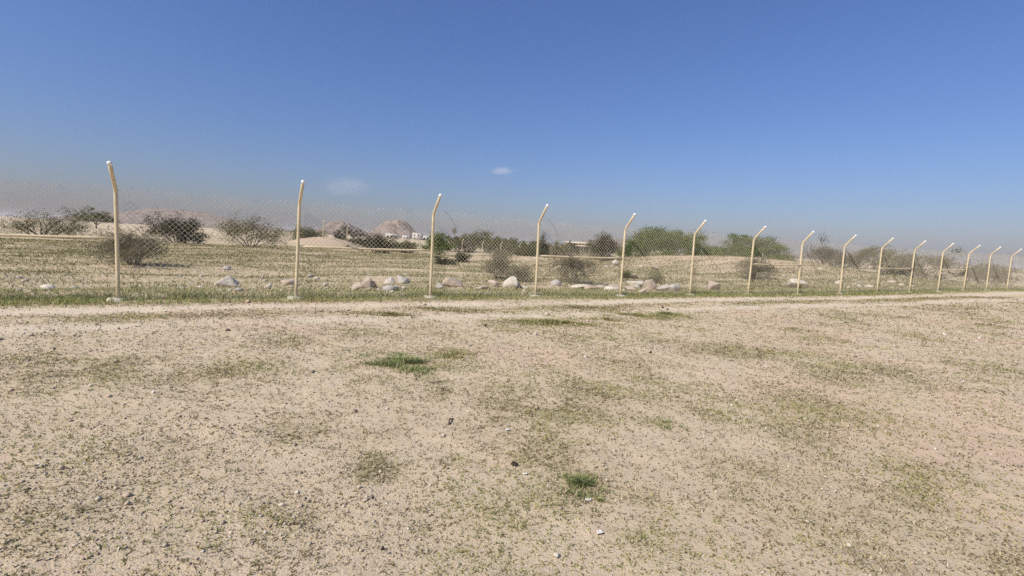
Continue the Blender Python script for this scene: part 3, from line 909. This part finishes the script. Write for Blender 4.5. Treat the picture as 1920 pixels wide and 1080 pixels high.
def scrap(label, px, py, w_px, d_px, seed, rz, name='paper_scrap', cat='litter'):
    rg = np.random.default_rng(seed)
    p = gnd(px, py); D = p[1]; w, d = w_px * D / F, d_px * D / F * 2.2
    n = 7
    u, v = np.meshgrid(np.linspace(-.5, .5, n), np.linspace(-.5, .5, n))
    z = 0.25 * w * (fbm(u * 3 + seed, v * 3, seed, 2) - 0.3)
    edge = 1 - 0.35 * fbm(np.arctan2(v, u) * 1.5, u * 0, seed + 1, 2)
    top = np.stack([u * w * edge, v * d * edge, z + 0.004], -1).reshape(-1, 3); bot = top - np.array([0, 0, 0.0015])
    i = (np.arange(n - 1)[:, None] * n + np.arange(n - 1)[None]).ravel()
    q = np.stack([i, i + 1, i + n + 1, i + n], 1)
    ring = np.concatenate([np.arange(n), np.arange(2 * n - 1, n * n, n), np.arange(n * n - 2, n * n - n - 1, -1), np.arange(n * n - 2 * n, 0, -n)])
    r2 = np.roll(ring, -1)
    V = np.concatenate([top, bot]); m = n * n
    Qs = np.concatenate([q, q[:, ::-1] + m, np.stack([ring, ring + m, r2 + m, r2], 1)])
    o = link(name, np_mesh(name, V, Qs), M_litter)
    o.location = (p[0], p[1], p[2] + 0.006); o.rotation_euler = (0, 0, rz)
    return tag(o, label, cat)


scrap('small white scrap just below right of the dark brown stone', 985, 890, 10, 3.5, 1, 0.1)
scrap('cream scrap at the lower right edge of the green tuft', 1103, 939, 13, 5, 2, -0.1)
scrap('small pinkish white scrap above the dark brown stone', 952, 807, 9, 5, 3, 0.5)
scrap('pale torn scrap on the bare ground near the bottom right', 1124, 1000, 14, 6, 4, 0.3)


def stick(label, pts, r, seed):
    P = [gnd(*p) for p in pts]
    c = P[0].copy()
    for k, q in enumerate(P):
        q[2] += r * 0.8 + (0.02 if k in (1,) else 0)
    P = np.array(P) - c
    b = Buf(); b.add(*tube(P, np.linspace(r, r * 0.5, len(P)), 7)); o = link('stick', b.mesh('stick', True), M_stick)
    o.location = c
    return tag(o, label, 'stick')


stick('short dark curved stick on the ground left of the middle', [(841, 797), (843, 791), (847, 787), (850, 786)], 0.009, 1)
stick('thin twig lying on the ground below the green grass patch', [(806, 718), (815, 720), (828, 716), (838, 717)], 0.006, 2)


# ------------------------------------------------------------------ grass
STRAW = [(0.54, 0.455, 0.28), (0.48, 0.405, 0.24), (0.40, 0.34, 0.18), (0.33, 0.285, 0.135)]
DEAD = [(0.20, 0.155, 0.09), (0.28, 0.22, 0.13), (0.15, 0.115, 0.065), (0.44, 0.365, 0.225)]
SPRIG = [(0.25, 0.22, 0.095), (0.17, 0.15, 0.06), (0.31, 0.27, 0.12), (0.46, 0.39, 0.20), (0.13, 0.115, 0.05), (0.38, 0.33, 0.155)]
FRESH = [(0.20, 0.27, 0.09), (0.26, 0.31, 0.12), (0.15, 0.21, 0.065), (0.33, 0.34, 0.14), (0.42, 0.39, 0.18)]
STRIP = [(0.29, 0.295, 0.105), (0.36, 0.335, 0.13), (0.22, 0.235, 0.075), (0.46, 0.40, 0.19), (0.40, 0.35, 0.15)]


def blades(b, C, length, width, lean, rg, pal):
    """a bent blade of two triangles' width at every root in C"""
    n = len(C)
    a = rg.random(n) * 2 * math.pi
    ln = length * rg.uniform(0.5, 1.3, n)
    le = lean * rg.uniform(0.3, 1.3, n)
    d = np.stack([np.cos(a) * np.sin(le), np.sin(a) * np.sin(le), np.cos(le)], 1)
    d2 = d + np.stack([np.cos(a), np.sin(a), -0.9 * np.ones(n)], 1) * 0.45; d2 = norm(d2)
    sd = np.stack([-np.sin(a), np.cos(a), np.zeros(n)], 1) * (width * rg.uniform(0.6, 1.3, n))[:, None]
    m = C + d * ln[:, None] * 0.55
    t = m + d2 * ln[:, None] * 0.5
    V = np.stack([C - sd, C + sd, m - sd * 0.8, m + sd * 0.8, t], 1).reshape(-1, 3)
    i = np.arange(n)[:, None] * 5
    T = np.concatenate([i + [[0, 1, 3]], i + [[0, 3, 2]], i + [[2, 3, 4]]])
    pal = np.array(pal)
    c = pal[rg.integers(0, len(pal), n)] * rg.uniform(0.8, 1.2, (n, 1))
    b.add(V, T, np.repeat(c, 5, axis=0))


def near_points(n, rg, y0, y1, power):
    """random ground points before the fence, thinning with distance"""
    u = rg.random(n)
    k = 2 - power
    y = (y0 ** k + u * (y1 ** k - y0 ** k)) ** (1 / k)
    x = (rg.random(n) * 2 - 1) * (1.12 * y + 0.9)
    return x, y


rg = np.random.default_rng(77)
# prostrate sprigs of the foreground
x, y = near_points(360000, rg, 1.7, 26.0, 1.62)
keep = beyond(x, y) < -0.3
x, y = x[keep], y[keep]
keep = rg.random(len(x)) < 0.12 * (1 - np.clip(tracks(x, y), 0, 1)) + 0.95 * plants(x, y) ** 1.1
x, y = x[keep], y[keep]
b = Buf()
per = 3
xr = np.repeat(x, per) + rg.normal(size=len(x) * per) * 0.007 * (0.6 + np.repeat(y, per) / 6)
yr = np.repeat(y, per) + rg.normal(size=len(x) * per) * 0.007 * (0.6 + np.repeat(y, per) / 6)
C = np.stack([xr, yr, height(xr, yr) - 0.002], 1)
fr = fbm(xr / 0.8, yr / 0.8, 91)
L_ = 0.017 + 0.0022 * yr
for lo, hi, pal in ((0, 0.44, STRAW + DEAD), (0.44, 0.53, SPRIG + DEAD[:2]), (0.53, 1.1, SPRIG[:4] + STRIP)):
    mk = (fr >= lo) & (fr < hi)
    if mk.any():
        blades(b, C[mk], L_[mk], 0.0026 + 0.0004 * yr[mk], 1.15, rg, pal)
n_sprig = len(C)
tag(link('dry_grass', b.mesh('dry_grass'), M_grass), 'short dry sprigs and straw scattered over the sandy foreground', 'grass', kind='stuff')

# strip of taller grass at the foot of the fence
n = 110000
t = rg.uniform(-15, 46, n); s = np.where(rg.random(n) < 0.6, rg.normal(size=n) * 0.36 - 0.05, np.abs(rg.normal(size=n)) * 1.3)
x = FP[0] + FD[0] * t + FN[0] * s; y = FP[1] + FD[1] * t + FN[1] * s
keep = rg.random(n) < np.clip(1.35 * fbm(t / 0.9, s / 0.9, 95, 3) ** 1.6 + 0.12, 0, 1) * (1 - 0.5 * sstep(15, 40, t))
x, y, s = x[keep], y[keep], s[keep]
b = Buf(); C = np.stack([x, y, height(x, y) - 0.005], 1)
ln = 0.085 + 0.10 * fbm(x / 1.2, y / 1.2, 97) * (1 + 0.6 * (s > 0))
blades(b, C, ln, 0.005, 0.75, rg, STRIP + FRESH[:2])
tag(link('fence_grass', b.mesh('fence_grass'), M_grass), 'yellow-green grass growing in a strip under the near fence', 'grass', kind='stuff')

# low growth on the open ground behind the fence
n = 560000
s = 0.5 + 42 * rg.random(n) ** 1.5; t = rg.uniform(-22, 52, n)
x = FP[0] + FD[0] * t + FN[0] * s; y = FP[1] + FD[1] * t + FN[1] * s
keep = np.abs(x) < 1.15 * y + 2
x, y = x[keep], y[keep]
keep = rg.random(len(x)) < 0.04 + 0.9 * plants(x, y) ** 1.5
x, y = x[keep], y[keep]
b = Buf(); C = np.stack([x, y, height(x, y) - 0.01], 1)
fr = fbm(x / 2.5, y / 2.5, 99)
D = np.hypot(x, y)
for lo, hi, pal in ((0, 0.5, STRAW + OLIVE[:1]), (0.5, 1.1, STRAW[2:] + SPRIG[:3] + OLIVE[:2] + STRIP[:2])):
    mk = (fr >= lo) & (fr < hi)
    if mk.any():
        blades(b, C[mk], 0.08 + 0.002 * D[mk], 0.007 + 0.0003 * D[mk], 0.9, rg, pal)
tag(link('scrub_grass', b.mesh('scrub_grass'), M_grass), 'low straw and olive growth over the open ground behind the fence', 'grass', kind='stuff')


def clump(label, px, py, w_px, d_px, n, length, width, seed, pal, lean=0.8, name='grass_clump'):
    rg = np.random.default_rng(seed)
    p = gnd(px, py); D = p[1]
    a = rg.random(n) * 2 * math.pi; r = np.abs(rg.normal(size=n)) * 0.8
    wx = w_px * D / F / 2
    dy = abs(gnd(px, py - d_px / 2)[1] - gnd(px, py + d_px / 2)[1]) / 2
    x = p[0] + np.cos(a) * r * wx; y = p[1] + np.sin(a) * r * dy
    lump = fbm(x / (0.28 * wx + 0.05), y / (0.28 * dy + 0.05), seed, 2)
    k = rg.random(n) < 0.75 * sstep(0.36, 0.66, lump); x, y, r = x[k], y[k], r[k]
    C = np.stack([x - p[0], y - p[1], height(x, y) - p[2] - 0.004], 1)
    b = Buf()
    pal = list(pal) + [STRAW[1]]
    blades(b, C, length * (1.25 - 0.55 * np.clip(r, 0, 1.4)), width, lean, rg, pal)
    o = link(name, b.mesh(name), M_grass)
    o.location = p
    return tag(o, label, 'grass clump')


clump('bright green grass patch on the sand at the left, below the first post', 760, 682, 210, 40, 13000, 0.085, 0.0038, 401, FRESH)
clump('fading olive grass trailing right from the bright green patch', 850, 667, 90, 26, 2600, 0.06, 0.0035, 402, STRIP)
clump('green grass tuft alone in the right foreground', 1088, 910, 74, 44, 3400, 0.062, 0.0026, 403, FRESH[:4] + SPRIG[:2])
clump('low green grass patch at the right edge of the upright view', 1246, 796, 56, 14, 1300, 0.05, 0.0028, 404, FRESH)
clump('small dark olive weed tuft below the bright green patch', 828, 735, 36, 14, 800, 0.05, 0.003, 405, SPRIG)
clump('olive weed patch on the left edge of the foreground', 690, 885, 60, 44, 420, 0.035, 0.0026, 406, SPRIG + STRAW)
clump('olive weed patch in the left foreground near the bottom', 800, 980, 80, 60, 420, 0.03, 0.0026, 415, SPRIG + STRIP)
clump('yellow green flat weed beside the cream scrap', 1122, 938, 24, 14, 500, 0.03, 0.0026, 407, STRIP)
clump('olive grass streak on the right below the third post', 1205, 592, 150, 11, 6500, 0.09, 0.0055, 408, STRIP)
clump('yellow olive grass streak below the second post', 1040, 606, 220, 12, 8000, 0.08, 0.0055, 409, STRIP)
clump('bright olive grass streak at the right, nearest the third post', 1250, 590, 70, 8, 2600, 0.09, 0.0055, 413, STRIP[:3] + FRESH[:2])
clump('thin olive grass streak between the two right streaks', 1135, 600, 80, 7, 2200, 0.08, 0.0055, 414, STRIP)
clump('brownish grass streak just below the fence in the middle', 1095, 578, 190, 8, 4600, 0.09, 0.006, 410, SPRIG[:4] + STRAW[2:])
clump('olive grass streak below the fence right of the first post', 865, 582, 190, 7, 4200, 0.08, 0.006, 411, SPRIG)
clump('short olive grass streak below the fence left of the first post', 730, 591, 120, 6, 2400, 0.08, 0.006, 412, SPRIG)

# ------------------------------------------------------------------ gravel
x, y = near_points(90000, rg, 1.7, 13.0, 1.75)
dens = 0.18 + 0.82 * sstep(0.42, 0.62, fbm(x / 0.9, y / 0.9, 111))
keep = (rg.random(len(x)) < dens) & (beyond(x, y) < -0.5)
x, y = x[keep], y[keep]; n = len(x)
sz = 0.0029 * np.exp(rg.normal(size=n) * 0.55) * (0.8 + 0.16 * y)
O = np.array([[1, 0, 0], [-1, 0, 0], [0, 1, 0], [0, -1, 0], [0, 0, 1], [0, 0, -1]], float)
V = O[None] * sz[:, None, None] * rg.uniform(0.6, 1.4, (n, 6, 1)) + rg.normal(size=(n, 6, 3)) * sz[:, None, None] * 0.15
V[:, :, 2] *= 0.75
a = rg.random(n) * 6.28; ca, sa = np.cos(a)[:, None], np.sin(a)[:, None]
V = np.stack([V[:, :, 0] * ca - V[:, :, 1] * sa, V[:, :, 0] * sa + V[:, :, 1] * ca, V[:, :, 2]], -1)
V += np.stack([x, y, height(x, y) + sz * 0.35], 1)[:, None]
F8 = np.array([[0, 2, 4], [2, 1, 4], [1, 3, 4], [3, 0, 4], [2, 0, 5], [1, 2, 5], [3, 1, 5], [0, 3, 5]])
T = (np.arange(n)[:, None, None] * 6 + F8[None]).reshape(-1, 3)
pal = np.array([(0.50, 0.41, 0.30), (0.42, 0.34, 0.25), (0.56, 0.48, 0.38), (0.34, 0.27, 0.20), (0.48, 0.36, 0.27), (0.22, 0.17, 0.125), (0.62, 0.56, 0.47)])
c = pal[rg.choice(len(pal), n, p=[.22, .19, .20, .15, .1, .08, .06])] * rg.uniform(0.85, 1.15, (n, 1))
tag(link('gravel', np_mesh('gravel', V.reshape(-1, 3), T, np.repeat(c, 6, axis=0)), M_pebble), 'loose small gravel strewn over the sandy foreground', 'gravel', kind='stuff')


# ------------------------------------------------------------------ clouds and haze
def cloud(label, px, py, Y, w_px, h_px, dens, seed):
    c = at(px, py, Y); w, h = w_px * Y / F, h_px * Y / F
    bm = bmesh.new(); bmesh.ops.create_icosphere(bm, subdivisions=4, radius=1.0)
    V = np.array([v.co[:] for v in bm.verts]); T = np.array([[v.index for v in f.verts] for f in bm.faces]); bm.free()
    V = V * (1 + 0.35 * (fbm(V[:, 0] * 2 + seed, V[:, 1] * 2 + V[:, 2] * 1.7, seed) - 0.5))[:, None]
    V[:, 2] = np.where(V[:, 2] < 0, V[:, 2] * 0.55, V[:, 2])
    me = np_mesh('cloud', V, T, None, True)
    m = bpy.data.materials.new('cloud_vapour'); m.use_nodes = True
    N, L = m.node_tree.nodes, m.node_tree.links; N.clear()
    out = N.new('ShaderNodeOutputMaterial'); pv = N.new('ShaderNodeVolumePrincipled')
    pv.inputs['Color'].default_value = (1, 1, 1, 1); pv.inputs['Anisotropy'].default_value = 0.1
    tc = N.new('ShaderNodeTexCoord')
    ln = N.new('ShaderNodeVectorMath'); ln.operation = 'LENGTH'; L.new(tc.outputs['Object'], ln.inputs[0])
    nz = N.new('ShaderNodeTexNoise'); nz.inputs['Scale'].default_value = 1.9; nz.inputs['Detail'].default_value = 5; L.new(tc.outputs['Object'], nz.inputs['Vector'])
    ad = N.new('ShaderNodeMath'); ad.operation = 'MULTIPLY_ADD'; L.new(nz.outputs['Fac'], ad.inputs[0]); ad.inputs[1].default_value = -1.3; L.new(ln.outputs['Value'], ad.inputs[2])
    mr = N.new('ShaderNodeMapRange'); mr.interpolation_type = 'SMOOTHSTEP'; mr.inputs[1].default_value = 0.28; mr.inputs[2].default_value = -0.45
    mr.inputs[3].default_value = 0; mr.inputs[4].default_value = dens; L.new(ad.outputs[0], mr.inputs[0])
    L.new(mr.outputs[0], pv.inputs['Density']); L.new(pv.outputs[0], out.inputs['Volume'])
    o = link('cloud', me, m); o.location = c; o.scale = (w / 2, w / 3, h / 2)
    return tag(o, label, 'cloud')


cloud('small pale puff of cloud above the middle of the fence', 940, 321, 3000, 56, 24, 0.005, 3)
cloud('faint grey cloud low in the sky at the left', 650, 350, 3200, 120, 60, 0.0009, 8)

hb = Buf(); hb.add(*box(-6500, 6500, -900, 6500, -6.0, 36.0))
haze = link('haze', hb.mesh('haze'))
hm = bpy.data.materials.new('haze_air'); hm.use_nodes = True
N, L = hm.node_tree.nodes, hm.node_tree.links; N.clear()
out = N.new('ShaderNodeOutputMaterial'); pv = N.new('ShaderNodeVolumePrincipled')
pv.inputs['Color'].default_value = (0.93, 0.95, 1.0, 1); pv.inputs['Density'].default_value = 0.0001; pv.inputs['Anisotropy'].default_value = 0.2
L.new(pv.outputs[0], out.inputs['Volume'])
haze.data.materials.append(hm)
tag(haze, kind='stuff')

# loose rubble behind the fence
rg = np.random.default_rng(55)
n = 2600
t = rg.uniform(-16, 40, n); s = 1.2 + np.abs(rg.normal(size=n)) * 4.5
x = FP[0] + FD[0] * t + FN[0] * s; y = FP[1] + FD[1] * t + FN[1] * s
keep = rg.random(n) < sstep(0.42, 0.66, fbm(x / 2.2, y / 2.2, 121)) * np.exp(-s / 12)
x, y = x[keep], y[keep]; n = len(x)
V0, T0 = rock_mesh(900, 9, 1, 0.05)
sz = 0.035 * np.exp(rg.normal(size=n) * 0.6)
V = V0[None] * sz[:, None, None] * np.array([1.3, 1.0, 0.7]) * rg.uniform(0.7, 1.3, (n, 1, 3))
a = rg.random(n) * 6.28; ca, sa = np.cos(a)[:, None], np.sin(a)[:, None]
V = np.stack([V[:, :, 0] * ca - V[:, :, 1] * sa, V[:, :, 0] * sa + V[:, :, 1] * ca, V[:, :, 2]], -1) + np.stack([x, y, height(x, y) + sz * 0.3], 1)[:, None]
T = (np.arange(n)[:, None, None] * len(V0) + T0[None]).reshape(-1, 3)
c = np.array([(0.55, 0.45, 0.36), (0.48, 0.40, 0.31), (0.62, 0.56, 0.47), (0.42, 0.38, 0.33)])[rg.integers(0, 4, n)]
tag(link('rubble', np_mesh('rubble', V.reshape(-1, 3), T, np.repeat(c, len(V0), axis=0)), M_pebble), 'small broken stones strewn on the ground behind the near fence', 'rubble', kind='stuff')
